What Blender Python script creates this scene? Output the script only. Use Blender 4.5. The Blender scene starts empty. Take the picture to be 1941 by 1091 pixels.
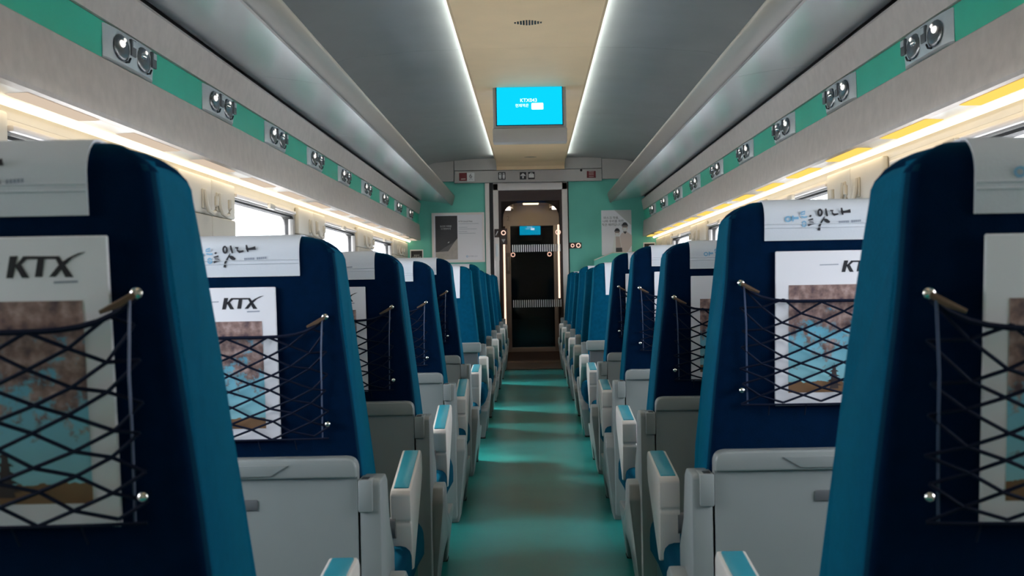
import bpy, bmesh, math, random
from mathutils import Vector, Matrix
random.seed(7)
S = bpy.context.scene
C = S.collection
R = math.radians
PI = math.pi

# ------------------------------------------------------------------ camera, sky, exposure
EYE = 0.77
cam = bpy.data.cameras.new('camera')
cam.sensor_width = 36.0
cam.lens = 36.0 * 2250 / 1941
cam.shift_x = -39.0 / 1941
cam.shift_y = -7.5 / 1941
cam.clip_start = 0.02
cam.dof.use_dof = True
cam.dof.focus_distance = 4.2
cam.dof.aperture_fstop = 13
camo = bpy.data.objects.new('camera', cam)
C.objects.link(camo)
camo.matrix_world = Matrix.Translation((0, 0, EYE)) @ Matrix.Rotation(R(1.0), 4, 'Y') @ Matrix.Rotation(R(90), 4, 'X')
S.camera = camo

S.view_settings.view_transform = 'Standard'
S.view_settings.look = 'None'
S.view_settings.gamma = 1
S.view_settings.use_curve_mapping = False
S.view_settings.exposure = 0.75

w = bpy.data.worlds.new('overcast_sky'); S.world = w
w.use_nodes = True
nt = w.node_tree; nt.nodes.clear()
tc = nt.nodes.new('ShaderNodeTexCoord')
mp = nt.nodes.new('ShaderNodeMapping'); mp.inputs['Scale'].default_value = (1, 1, 3.5)
nz = nt.nodes.new('ShaderNodeTexNoise'); nz.inputs['Scale'].default_value = 3.0; nz.inputs['Detail'].default_value = 5
cr = nt.nodes.new('ShaderNodeValToRGB')
cr.color_ramp.elements[0].position = .35; cr.color_ramp.elements[0].color = (.70, .75, .84, 1)
cr.color_ramp.elements[1].position = .65; cr.color_ramp.elements[1].color = (.90, .92, .95, 1)
bg = nt.nodes.new('ShaderNodeBackground'); bg.inputs['Strength'].default_value = 9.0
wo = nt.nodes.new('ShaderNodeOutputWorld')
nt.links.new(tc.outputs['Generated'], mp.inputs['Vector']); nt.links.new(mp.outputs['Vector'], nz.inputs['Vector'])
nt.links.new(nz.outputs['Fac'], cr.inputs['Fac']); nt.links.new(cr.outputs['Color'], bg.inputs['Color'])
nt.links.new(bg.outputs['Background'], wo.inputs['Surface'])

sl = bpy.data.lights.new('hazy_sun', 'SUN'); sl.energy = 7.0; sl.angle = R(16); sl.color = (1.0, .97, .92)
so = bpy.data.objects.new('hazy_sun', sl); C.objects.link(so)
so.rotation_euler = Vector((1.0, -.70, -.78)).to_track_quat('-Z', 'Y').to_euler()

# ------------------------------------------------------------------ materials
def lin(r, g, b):
    f = lambda c: ((c / 255 + .055) / 1.055) ** 2.4 if c > 10 else c / 255 / 12.92
    return (f(r), f(g), f(b), 1)

def mat(name, col, rough=.5, metal=0., spec=.5, var=0., vscale=20., bump=0., bscale=200., sheen=0., sheen_col=None, coat=0., stretch=None, emit=None, estr=0.):
    m = bpy.data.materials.new(name); m.use_nodes = True
    t = m.node_tree; b = t.nodes['Principled BSDF']
    b.inputs['Base Color'].default_value = col
    b.inputs['Roughness'].default_value = rough
    b.inputs['Metallic'].default_value = metal
    b.inputs['Specular IOR Level'].default_value = spec
    if coat: b.inputs['Coat Weight'].default_value = coat
    if sheen:
        b.inputs['Sheen Weight'].default_value = sheen
        if sheen_col: b.inputs['Sheen Tint'].default_value = sheen_col
    if emit:
        b.inputs['Emission Color'].default_value = emit; b.inputs['Emission Strength'].default_value = estr
    if var or bump:
        co = t.nodes.new('ShaderNodeTexCoord')
        mpn = t.nodes.new('ShaderNodeMapping')
        if stretch: mpn.inputs['Scale'].default_value = stretch
        t.links.new(co.outputs['Object'], mpn.inputs['Vector'])
    if var:
        n = t.nodes.new('ShaderNodeTexNoise'); n.inputs['Scale'].default_value = vscale; n.inputs['Detail'].default_value = 4
        t.links.new(mpn.outputs['Vector'], n.inputs['Vector'])
        r = t.nodes.new('ShaderNodeValToRGB')
        r.color_ramp.elements[0].position = .3; r.color_ramp.elements[1].position = .7
        r.color_ramp.elements[0].color = tuple(c * (1 - var) for c in col[:3]) + (1,)
        r.color_ramp.elements[1].color = tuple(min(1, c * (1 + var)) for c in col[:3]) + (1,)
        t.links.new(n.outputs['Fac'], r.inputs['Fac']); t.links.new(r.outputs['Color'], b.inputs['Base Color'])
    if bump:
        n2 = t.nodes.new('ShaderNodeTexNoise'); n2.inputs['Scale'].default_value = bscale; n2.inputs['Detail'].default_value = 2
        t.links.new(mpn.outputs['Vector'], n2.inputs['Vector'])
        bp = t.nodes.new('ShaderNodeBump'); bp.inputs['Strength'].default_value = bump; bp.inputs['Distance'].default_value = .002
        t.links.new(n2.outputs['Fac'], bp.inputs['Height']); t.links.new(bp.outputs['Normal'], b.inputs['Normal'])
    return m

def emat(name, col, strength):
    m = bpy.data.materials.new(name); m.use_nodes = True
    t = m.node_tree; t.nodes.clear()
    e = t.nodes.new('ShaderNodeEmission'); e.inputs['Color'].default_value = col; e.inputs['Strength'].default_value = strength
    o = t.nodes.new('ShaderNodeOutputMaterial'); t.links.new(e.outputs[0], o.inputs['Surface'])
    return m

def glassmat(name, tint, refl=1.0, rough=0.0):
    m = bpy.data.materials.new(name); m.use_nodes = True
    t = m.node_tree; t.nodes.clear()
    tr = t.nodes.new('ShaderNodeBsdfTransparent'); tr.inputs['Color'].default_value = tint
    gl = t.nodes.new('ShaderNodeBsdfGlossy'); gl.inputs['Roughness'].default_value = rough
    fr = t.nodes.new('ShaderNodeFresnel'); fr.inputs['IOR'].default_value = 1.5
    mu = t.nodes.new('ShaderNodeMath'); mu.operation = 'MULTIPLY'; mu.inputs[1].default_value = refl; mu.use_clamp = True
    mx = t.nodes.new('ShaderNodeMixShader'); o = t.nodes.new('ShaderNodeOutputMaterial')
    ge = t.nodes.new('ShaderNodeNewGeometry'); bf = t.nodes.new('ShaderNodeMath'); bf.operation = 'SUBTRACT'; bf.inputs[0].default_value = 1.0
    t.links.new(ge.outputs['Backfacing'], bf.inputs[1])
    mb = t.nodes.new('ShaderNodeMath'); mb.operation = 'MULTIPLY'
    t.links.new(fr.outputs[0], mu.inputs[0]); t.links.new(mu.outputs[0], mb.inputs[0]); t.links.new(bf.outputs[0], mb.inputs[1]); t.links.new(mb.outputs[0], mx.inputs['Fac'])
    t.links.new(tr.outputs[0], mx.inputs[1]); t.links.new(gl.outputs[0], mx.inputs[2]); t.links.new(mx.outputs[0], o.inputs['Surface'])
    return m

M = {}
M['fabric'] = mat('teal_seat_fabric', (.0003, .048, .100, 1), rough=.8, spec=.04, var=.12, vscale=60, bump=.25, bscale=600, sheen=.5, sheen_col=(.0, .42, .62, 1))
M['cushion_fabric'] = mat('cushion_fabric', (.0004, .024, .052, 1), rough=.8, spec=.04, bump=.25, bscale=600, sheen=.3, sheen_col=(.0, .38, .58, 1))
M['edge_shade_fabric'] = mat('half_shade_edge', (.0006, .020, .048, 1), rough=.8, spec=.05, bump=.25, bscale=600, sheen=.3, sheen_col=(.0, .38, .58, 1))  # in-between tone softening the painted shade over rounded edges, no piping
M['back_shade_fabric'] = mat('navy_back_shade', (.0004, .0085, .033, 1), rough=.85, spec=.03, var=.12, vscale=60, bump=.25, bscale=600, sheen=.15, sheen_col=(.0, .35, .55, 1))
M['cloth'] = mat('white_cloth', (.62, .65, .70, 1), rough=.85, spec=.1, bump=.15, bscale=300)
M['plastic'] = mat('grey_plastic', (.225, .245, .24, 1), rough=.38, spec=.5, var=.04, vscale=8, bump=.05, bscale=500)
M['arm'] = mat('warm_grey_arm', (.62, .575, .53, 1), rough=.35, spec=.5)
M['plastic_dark'] = mat('dark_grey_plastic', (.10, .105, .11, 1), rough=.45)
M['black'] = mat('black_plastic', (.008, .008, .01, 1), rough=.5)
M['pad'] = mat('teal_arm_pad', (.02, .26, .34, 1), rough=.33, spec=.5)
M['cord'] = mat('navy_cord', (.004, .007, .022, 1), rough=.7, spec=.15)
M['leather'] = mat('brown_leather_strap', (.10, .06, .035, 1), rough=.5)
M['chrome'] = mat('chrome', (.80, .78, .74, 1), rough=.15, metal=1)
M['silver'] = mat('silver_paint', (.66, .70, .71, 1), rough=.3, metal=.4, var=.05)
M['paper'] = mat('magazine_paper', (.80, .79, .83, 1), rough=.45)
M['paper_edge'] = mat('paper_edge', (.60, .58, .55, 1), rough=.7)
M['ink'] = mat('dark_ink', (.012, .011, .016, 1), rough=.5)
M['ink_blue'] = mat('pale_blue_ink', (.20, .42, .62, 1), rough=.6)
M['ink_grey'] = mat('grey_ink', (.28, .31, .38, 1), rough=.6)
M['floor'] = mat('teal_floor_vinyl', (.010, .20, .18, 1), rough=.28, spec=.22, var=.15, vscale=4, bump=.08, bscale=160)
M['greyshell'] = mat('speckled_grey_panel', (.54, .475, .43, 1), rough=.45, var=.07, vscale=25, bump=.08, bscale=90)
M['green'] = mat('green_panel', (.030, .52, .335, 1), rough=.32, var=.05, vscale=6)
M['rack'] = mat('satin_rack_underside', (.74, .79, .82, 1), rough=.27, metal=.7, var=.04, vscale=3)
M['racklip'] = mat('satin_rack_edge', (.22, .205, .19, 1), rough=.4, metal=.3)
M['ceil'] = mat('dark_grey_ceiling', (.34, .355, .36, 1), rough=.38, spec=.5, var=.06, vscale=3)
M['tan'] = mat('tan_ceiling_panel', (.93, .68, .41, 1), rough=.6, var=.03, vscale=5)
M['cream'] = mat('cream_wall', (.62, .58, .50, 1), rough=.45, var=.03, vscale=6)
M['pillar_low'] = mat('beige_pillar', (.46, .43, .37, 1), rough=.5, var=.04, vscale=6)
M['ledge'] = mat('grey_ledge', (.55, .55, .53, 1), rough=.3, spec=.6)
M['endwall'] = mat('green_end_wall', (.13, .52, .42, 1), rough=.5, var=.05, vscale=4)
M['header'] = mat('grey_header', (.44, .42, .40, 1), rough=.45, var=.05, vscale=5)
M['jamb'] = mat('pale_grey_metal', (.78, .73, .70, 1), rough=.4, metal=.1)
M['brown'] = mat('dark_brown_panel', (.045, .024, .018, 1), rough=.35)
M['rubber'] = mat('black_rubber', (.01, .01, .01, 1), rough=.6)
M['frame'] = mat('window_frame_metal', (.32, .31, .30, 1), rough=.3, metal=.7)
M['red'] = mat('red_sign', (.16, .008, .014, 1), rough=.4)
M['white'] = mat('white_print', (.75, .75, .74, 1), rough=.5)
M['bar_white'] = mat('white_safety_print', (.95, .95, .95, 1), rough=.6)
M['photo_dark'] = mat('poster_dark_print', (.030, .028, .032, 1), rough=.4, var=.2, vscale=6)
M['photo_mid'] = mat('poster_grey_print', (.10, .095, .095, 1), rough=.4)
M['photo_pale'] = mat('poster_pale_print', (.42, .38, .34, 1), rough=.5, var=.1, vscale=20)
M['skin'] = mat('printed_skin', (.60, .47, .40, 1), rough=.5)
M['shirt'] = mat('printed_shirt', (.62, .52, .50, 1), rough=.5)
M['tile'] = mat('shirt_pink_print', (.52, .42, .38, 1), rough=.5)
M['mat'] = mat('brown_mat', (.085, .045, .030, 1), rough=.5, bump=.2)
M['curtain'] = mat('grey_blind', (.40, .38, .36, 1), rough=.8)
M['glass'] = glassmat('window_glass', (.94, .95, .96, 1), 1.0)
M['doorglass'] = glassmat('door_glass', (.86, .83, .82, 1), .25)
M['darkglass'] = glassmat('dark_far_glass', (.72, .74, .80, 1), .8)
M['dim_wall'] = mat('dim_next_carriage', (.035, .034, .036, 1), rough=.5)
M['cove'] = emat('cove_tube_light', (1, .82, .55, 1), 2.6)
M['led'] = emat('ceiling_led', (.95, 1.0, .92, 1), 14.0)
M['amber'] = emat('amber_diffuser', (1.0, .60, .12, 1), .75)
M['pale_diff'] = emat('pale_diffuser', (1.0, .80, .62, 1), .42)
M['screen'] = emat('screen_blue', (.002, .42, .62, 1), 1.0)
M['screen_rear'] = emat('screen_deep_blue', (.0, .22, .80, 1), 1.2)
M['screentext'] = emat('screen_white', (.75, .95, 1.0, 1), 1.1)
M['lamp'] = emat('vestibule_lamp', (1, .76, .35, 1), 3.5)
M['lamp2'] = emat('vestibule_side_lamp', (1, .90, .78, 1), 3.6)
M['reflection_glow'] = emat('reflection_strip_glow', (1, .74, .56, 1), 1.3)
M['ring'] = emat('lit_ring', (1, .62, .48, 1), .8)
M['scoop'] = mat('dark_metal_scoop', (.16, .165, .17, 1), rough=.25, metal=.7)
M['bulb'] = emat('reading_bulb', (1, .97, .9, 1), .7)

def picture_mat():
    m = bpy.data.materials.new('cover_photograph'); m.use_nodes = True
    t = m.node_tree; b = t.nodes['Principled BSDF']; b.inputs['Roughness'].default_value = .4
    N = t.nodes.new
    co = N('ShaderNodeTexCoord'); sp = N('ShaderNodeSeparateXYZ'); t.links.new(co.outputs['Object'], sp.inputs[0])
    n = N('ShaderNodeTexNoise'); n.inputs['Scale'].default_value = 28; n.inputs['Detail'].default_value = 6; n.inputs['Roughness'].default_value = .7
    t.links.new(co.outputs['Object'], n.inputs['Vector'])
    sub = N('ShaderNodeMath'); sub.operation = 'MULTIPLY_ADD'; sub.inputs[1].default_value = 7.0; sub.inputs[2].default_value = .36
    t.links.new(sp.outputs['Z'], sub.inputs[0])
    nc = N('ShaderNodeMath'); nc.operation = 'MULTIPLY_ADD'; nc.inputs[1].default_value = 2.6; nc.inputs[2].default_value = -.8; t.links.new(n.outputs['Fac'], nc.inputs[0])
    ad = N('ShaderNodeMath'); ad.operation = 'ADD'; t.links.new(sub.outputs[0], ad.inputs[0]); t.links.new(nc.outputs[0], ad.inputs[1])
    rf = N('ShaderNodeValToRGB'); e = rf.color_ramp.elements
    e[0].position = .50; e[0].color = (0, 0, 0, 1); e[1].position = .62; e[1].color = (1, 1, 1, 1)
    sc = N('ShaderNodeMath'); sc.operation = 'MULTIPLY'; sc.inputs[1].default_value = .62; t.links.new(ad.outputs[0], sc.inputs[0])
    t.links.new(sc.outputs[0], rf.inputs['Fac'])
    n2 = N('ShaderNodeTexNoise'); n2.inputs['Scale'].default_value = 70; n2.inputs['Detail'].default_value = 5
    t.links.new(co.outputs['Object'], n2.inputs['Vector'])
    leaf = N('ShaderNodeValToRGB'); e = leaf.color_ramp.elements
    e[0].position = .3; e[0].color = (.07, .045, .06, 1); e[1].position = .7; e[1].color = (.50, .36, .33, 1)
    x = leaf.color_ramp.elements.new(.5); x.color = (.27, .17, .15, 1)
    t.links.new(n2.outputs['Fac'], leaf.inputs['Fac'])
    sky = N('ShaderNodeValToRGB'); e = sky.color_ramp.elements
    e[0].position = 0; e[0].color = (.30, .60, .66, 1); e[1].position = 1; e[1].color = (.06, .40, .62, 1)
    mr = N('ShaderNodeMapRange'); mr.inputs['From Min'].default_value = -.08; mr.inputs['From Max'].default_value = .08
    t.links.new(sp.outputs['Z'], mr.inputs['Value']); t.links.new(mr.outputs[0], sky.inputs['Fac'])
    mx = N('ShaderNodeMixRGB'); t.links.new(rf.outputs['Color'], mx.inputs['Fac']); t.links.new(sky.outputs['Color'], mx.inputs[1]); t.links.new(leaf.outputs['Color'], mx.inputs[2])
    gd = N('ShaderNodeMath'); gd.operation = 'LESS_THAN'; gd.inputs[1].default_value = -.072
    nw = N('ShaderNodeMath'); nw.operation = 'MULTIPLY_ADD'; nw.inputs[1].default_value = -.02; nw.inputs[2].default_value = .01
    t.links.new(n.outputs['Fac'], nw.inputs[0])
    az = N('ShaderNodeMath'); az.operation = 'ADD'; t.links.new(sp.outputs['Z'], az.inputs[0]); t.links.new(nw.outputs[0], az.inputs[1])
    t.links.new(az.outputs[0], gd.inputs[0])
    mg = N('ShaderNodeMixRGB'); mg.inputs[2].default_value = (.22, .12, .06, 1)
    t.links.new(gd.outputs[0], mg.inputs['Fac']); t.links.new(mx.outputs['Color'], mg.inputs[1])
    t.links.new(mg.outputs['Color'], b.inputs['Base Color'])
    return m
M['picture'] = picture_mat()
M['pagoda'] = mat('pagoda_print', (.05, .035, .035, 1), rough=.5)

# ------------------------------------------------------------------ mesh helpers
def new():
    return bmesh.new()

def box(bm, x0, x1, y0, y1, z0, z1):
    vs = [bm.verts.new(p) for p in ((x0, y0, z0), (x1, y0, z0), (x1, y1, z0), (x0, y1, z0), (x0, y0, z1), (x1, y0, z1), (x1, y1, z1), (x0, y1, z1))]
    fs = []
    for f in ((0, 3, 2, 1), (4, 5, 6, 7), (0, 1, 5, 4), (1, 2, 6, 5), (2, 3, 7, 6), (3, 0, 4, 7)):
        fs.append(bm.faces.new([vs[i] for i in f]))
    return vs, fs

def rbox(bm, x0, x1, y0, y1, z0, z1, r=.005, seg=2):
    b2 = bmesh.new(); box(b2, min(x0, x1), max(x0, x1), min(y0, y1), max(y0, y1), min(z0, z1), max(z0, z1))
    bmesh.ops.bevel(b2, geom=b2.edges[:], offset=r, segments=seg, profile=.5, affect='EDGES')
    merge(bm, b2)

def merge(bm, b2, mx=None):
    me = bpy.data.meshes.new('tmp'); b2.to_mesh(me); b2.free()
    if mx is not None: me.transform(mx)
    bm.from_mesh(me); bpy.data.meshes.remove(me)

def prism(bm, prof, axis, a, b, bevel=0., seg=2):
    """extrude closed 2D profile; axis 'X': prof=(y,z); 'Y': prof=(x,z); 'Z': prof=(x,y)"""
    b2 = bmesh.new()
    def P(u, v, t):
        return {'X': (t, u, v), 'Y': (u, t, v), 'Z': (u, v, t)}[axis]
    A = [b2.verts.new(P(u, v, a)) for u, v in prof]
    B = [b2.verts.new(P(u, v, b)) for u, v in prof]
    n = len(prof)
    b2.faces.new(A); b2.faces.new(B[::-1])
    for i in range(n):
        b2.faces.new((A[i], B[i], B[(i + 1) % n], A[(i + 1) % n]))
    bmesh.ops.recalc_face_normals(b2, faces=b2.faces[:])
    if bevel:
        bmesh.ops.bevel(b2, geom=b2.edges[:], offset=bevel, segments=seg, profile=.5, affect='EDGES', clamp_overlap=True)
    merge(bm, b2)

def tube(bm, pts, r, n=6, closed=False):
    pts = [Vector(p) for p in pts]
    rings = []
    m = len(pts)
    for i, p in enumerate(pts):
        if closed:
            d = pts[(i + 1) % m] - pts[i - 1]
        else:
            d = pts[min(i + 1, m - 1)] - pts[max(i - 1, 0)]
        d.normalize()
        up = Vector((0, 0, 1)) if abs(d.z) < .9 else Vector((0, 1, 0))
        a = d.cross(up).normalized(); b = d.cross(a)
        rr = r[i] if isinstance(r, (list, tuple)) else r
        rings.append([bm.verts.new(p + (a * math.cos(2 * PI * k / n) + b * math.sin(2 * PI * k / n)) * rr) for k in range(n)])
    for i in range(m if closed else m - 1):
        A, B = rings[i], rings[(i + 1) % m]
        for k in range(n):
            bm.faces.new((A[k], A[(k + 1) % n], B[(k + 1) % n], B[k]))
    if not closed:
        bm.faces.new(rings[0]); bm.faces.new(rings[-1][::-1])

def ball(bm, c, r, sx=1, sy=1, sz=1, u=10, v=6):
    bmesh.ops.create_uvsphere(bm, u_segments=u, v_segments=v, radius=r, matrix=Matrix.Translation(c) @ Matrix.Diagonal((sx, sy, sz, 1)))

def disc(bm, c, r, axis='Y', th=.002, n=20, sx=1, sz=1):
    prof = [(c[0] + r * sx * math.cos(2 * PI * k / n), c[2] + r * sz * math.sin(2 * PI * k / n)) for k in range(n)]
    prism(bm, prof, 'Y', c[1] - th, c[1] + th)

def flat(bm, polys, y):
    """flat print: 2D polygons (x,z) in plane y, facing -Y"""
    for p in polys:
        bm.faces.new([bm.verts.new((u, y, v)) for u, v in p])

def stroke(pts, wd):
    """ribbon polygons for a brush stroke; wd scalar or list"""
    out = []; m = len(pts)
    L = []; Rr = []
    for i, (x, z) in enumerate(pts):
        x0, z0 = pts[max(i - 1, 0)]; x1, z1 = pts[min(i + 1, m - 1)]
        dx, dz = x1 - x0, z1 - z0; l = math.hypot(dx, dz) or 1
        h = (wd[i] if isinstance(wd, (list, tuple)) else wd) * .62
        L.append((x - dz / l * h, z + dx / l * h)); Rr.append((x + dz / l * h, z - dx / l * h))
    for i in range(m - 1):
        out.append([L[i], Rr[i], Rr[i + 1], L[i + 1]])
    return out

def arc(cx, cz, rx, rz, a0=0, a1=360, n=14):
    return [(cx + rx * math.cos(R(a0 + (a1 - a0) * k / n)), cz + rz * math.sin(R(a0 + (a1 - a0) * k / n))) for k in range(n + 1)]

def rrect(x0, x1, z0, z1, r, n=5):
    p = []
    for cx, cz, a in ((x1 - r, z1 - r, 0), (x0 + r, z1 - r, 90), (x0 + r, z0 + r, 180), (x1 - r, z0 + r, 270)):
        p += [(cx + r * math.cos(R(a + 90 * k / n)), cz + r * math.sin(R(a + 90 * k / n))) for k in range(n + 1)]
    return p

def ringprism(bm, outer, inner, axis, a, b):
    """frame between two equal-length loops extruded along axis"""
    def P(u, v, t):
        return {'X': (t, u, v), 'Y': (u, t, v)}[axis]
    n = len(outer)
    O0 = [bm.verts.new(P(*p, a)) for p in outer]; O1 = [bm.verts.new(P(*p, b)) for p in outer]
    I0 = [bm.verts.new(P(*p, a)) for p in inner]; I1 = [bm.verts.new(P(*p, b)) for p in inner]
    for i in range(n):
        j = (i + 1) % n
        bm.faces.new((O0[i], O0[j], I0[j], I0[i])); bm.faces.new((O1[i], I1[i], I1[j], O1[j]))
        bm.faces.new((O0[i], O1[i], O1[j], O0[j])); bm.faces.new((I0[i], I0[j], I1[j], I1[i]))

def mesh(name, bm, m, smooth=False, fix=True):
    if fix: bmesh.ops.recalc_face_normals(bm, faces=bm.faces[:])
    me = bpy.data.meshes.new(name); bm.to_mesh(me); bm.free()
    for k in (m if isinstance(m, (list, tuple)) else [m]): me.materials.append(M[k])
    if smooth:
        me.polygons.foreach_set('use_smooth', [True] * len(me.polygons))
        try:
            me.set_sharp_from_angle(angle=R(38))
        except Exception:
            pass
    return me

def obj(name, me, parent=None, loc=None, label=None, kind=None):
    o = bpy.data.objects.new(name, me); C.objects.link(o)
    if parent is not None: o.parent = parent
    if loc is not None: o.location = loc
    if label: o['label'] = label
    if kind: o['kind'] = kind
    return o

def part(name, bm, m, parent, smooth=False, loc=None, label=None, kind=None, fix=True):
    return obj(name, mesh(name, bm, m, smooth, fix), parent, loc, label, kind)

def thing(name, label, cat, loc=(0, 0, 0), rz=0, group=None):
    o = bpy.data.objects.new(name, None); C.objects.link(o)
    o.empty_display_size = .1
    o.location = loc; o.rotation_euler = (0, 0, rz)
    o['label'] = label; o['category'] = cat
    if group: o['group'] = group
    return o

def struct(name, bm, m, parent=None, smooth=False, label=None):
    o = part(name, bm, m, parent, smooth)
    if parent is None: o['kind'] = 'structure'
    if label: o['label'] = label
    return o

def copy_tree(o, parent=None):
    c = o.copy(); C.objects.link(c)
    if parent is not None: c.parent = parent
    for ch in list(o.children): copy_tree(ch, c)
    return c

def text_mesh(name, body, size, m, align='CENTER', extrude=0.0):
    cu = bpy.data.curves.new('t', 'FONT'); cu.body = body; cu.size = size; cu.align_x = align; cu.align_y = 'CENTER'; cu.extrude = extrude
    to = bpy.data.objects.new('t', cu); C.objects.link(to)
    dg = bpy.context.evaluated_depsgraph_get(); dg.update()
    me = bpy.data.meshes.new_from_object(to.evaluated_get(dg))
    bpy.data.objects.remove(to); bpy.data.curves.remove(cu)
    me.transform(Matrix.Rotation(R(90), 4, 'X'))
    me.name = name; me.materials.clear(); me.materials.append(M[m])
    return me

# ------------------------------------------------------------------ the carriage shell
Y0, Y1 = -1.0, 11.81
WX = 1.26
bm = new(); box(bm, -1.32, 1.32, Y0, 13.6, -.05, 0); struct('floor', bm, 'floor')
bm = new(); box(bm, -30, 30, -30, 45, -1.3, -1.2); g = struct('ground', bm, 'header')

# ceiling: two dark side panels, seamed, and the tan centre panel
bm = new(); box(bm, -1.35, 1.35, Y0, 13.6, 2.05, 2.10); struct('ceiling', bm, 'ceil')
ceil = bpy.data.objects['ceiling']
ysegs = [Y0, 1.3, 3.8, 6.3, 8.75, Y1 - .02]
for s in (-1, 1):
    for a, b in zip(ysegs[:-1], ysegs[1:]):
        bm = new()
        prof = [(s * .30, 2.022), (s * .60, 2.015), (s * .95, 1.985), (s * 1.2, 1.90), (s * 1.2, 1.93), (s * .95, 2.015), (s * .60, 2.045), (s * .30, 2.05)]
        prism(bm, prof, 'Y', a + .002, b - .002)
        part('ceiling_panel', bm, 'ceil', ceil, smooth=True)
csegs = [Y0, 1.6, 3.8, 6.0, 8.73, 11.72]
for a, b in zip(csegs[:-1], csegs[1:]):
    bm = new()
    prof = [(-.345, 1.975), (-.33, 1.963), (.33, 1.963), (.345, 1.975), (.345, 1.985), (-.345, 1.985)]
    if b > 11:
        prism(bm, prof, 'Y', a + .0015, b - .30)
        prism(bm, [(b - .30, 1.963), (b - .16, 1.955), (b - .04, 1.93), (b + .0, 1.90), (b + .02, 1.91), (b - .03, 1.95), (b - .15, 1.985), (b - .30, 1.985)], 'X', -.335, .335)
    else:
        prism(bm, prof, 'Y', a + .0015, b - .0015)
    part('centre_panel', bm, 'tan', ceil, label='tan centre ceiling panel')
for s in (-1, 1):
    bm = new(); box(bm, min(s * .330, s * .3468), max(s * .330, s * .3468), Y0, 11.45, 1.9865, 1.993)
    part('led_strip', bm, 'led', ceil, label='thin lit strip along the edge of the tan ceiling panel')

# end wall with its door opening
end = Y1
bm = new()
box(bm, -1.30, -.457, end, end + .10, 0, 2.05)
box(bm, .372, 1.30, end, end + .10, 0, 2.05)
box(bm, -.457, .372, end, end + .10, 1.79, 2.05)
struct('wall_end', bm, 'endwall')
we = bpy.data.objects['wall_end']
bm = new(); rbox(bm, -.757, .703, end - .055, end, 1.905, 2.02, .003); part('header_panel', bm, 'header', we)
bm = new(); rbox(bm, -.757, .703, end - .060, end, 1.782, 1.900, .003); part('sign_bar', bm, 'header', we)
for s, a in ((-1, .760), (1, .706)):
    bm = new(); rbox(bm, s * a, s * 1.12, end - .05, end, 1.80, 2.00, .003); part('header_panel', bm, 'header', we)
bm = new(); box(bm, -1.3, 1.3, Y0 - .1, Y0, 0, 2.05); struct('wall_back_bounce', bm, 'cream')  # unseen wall added behind the camera, cream to bounce warm light forward

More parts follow.
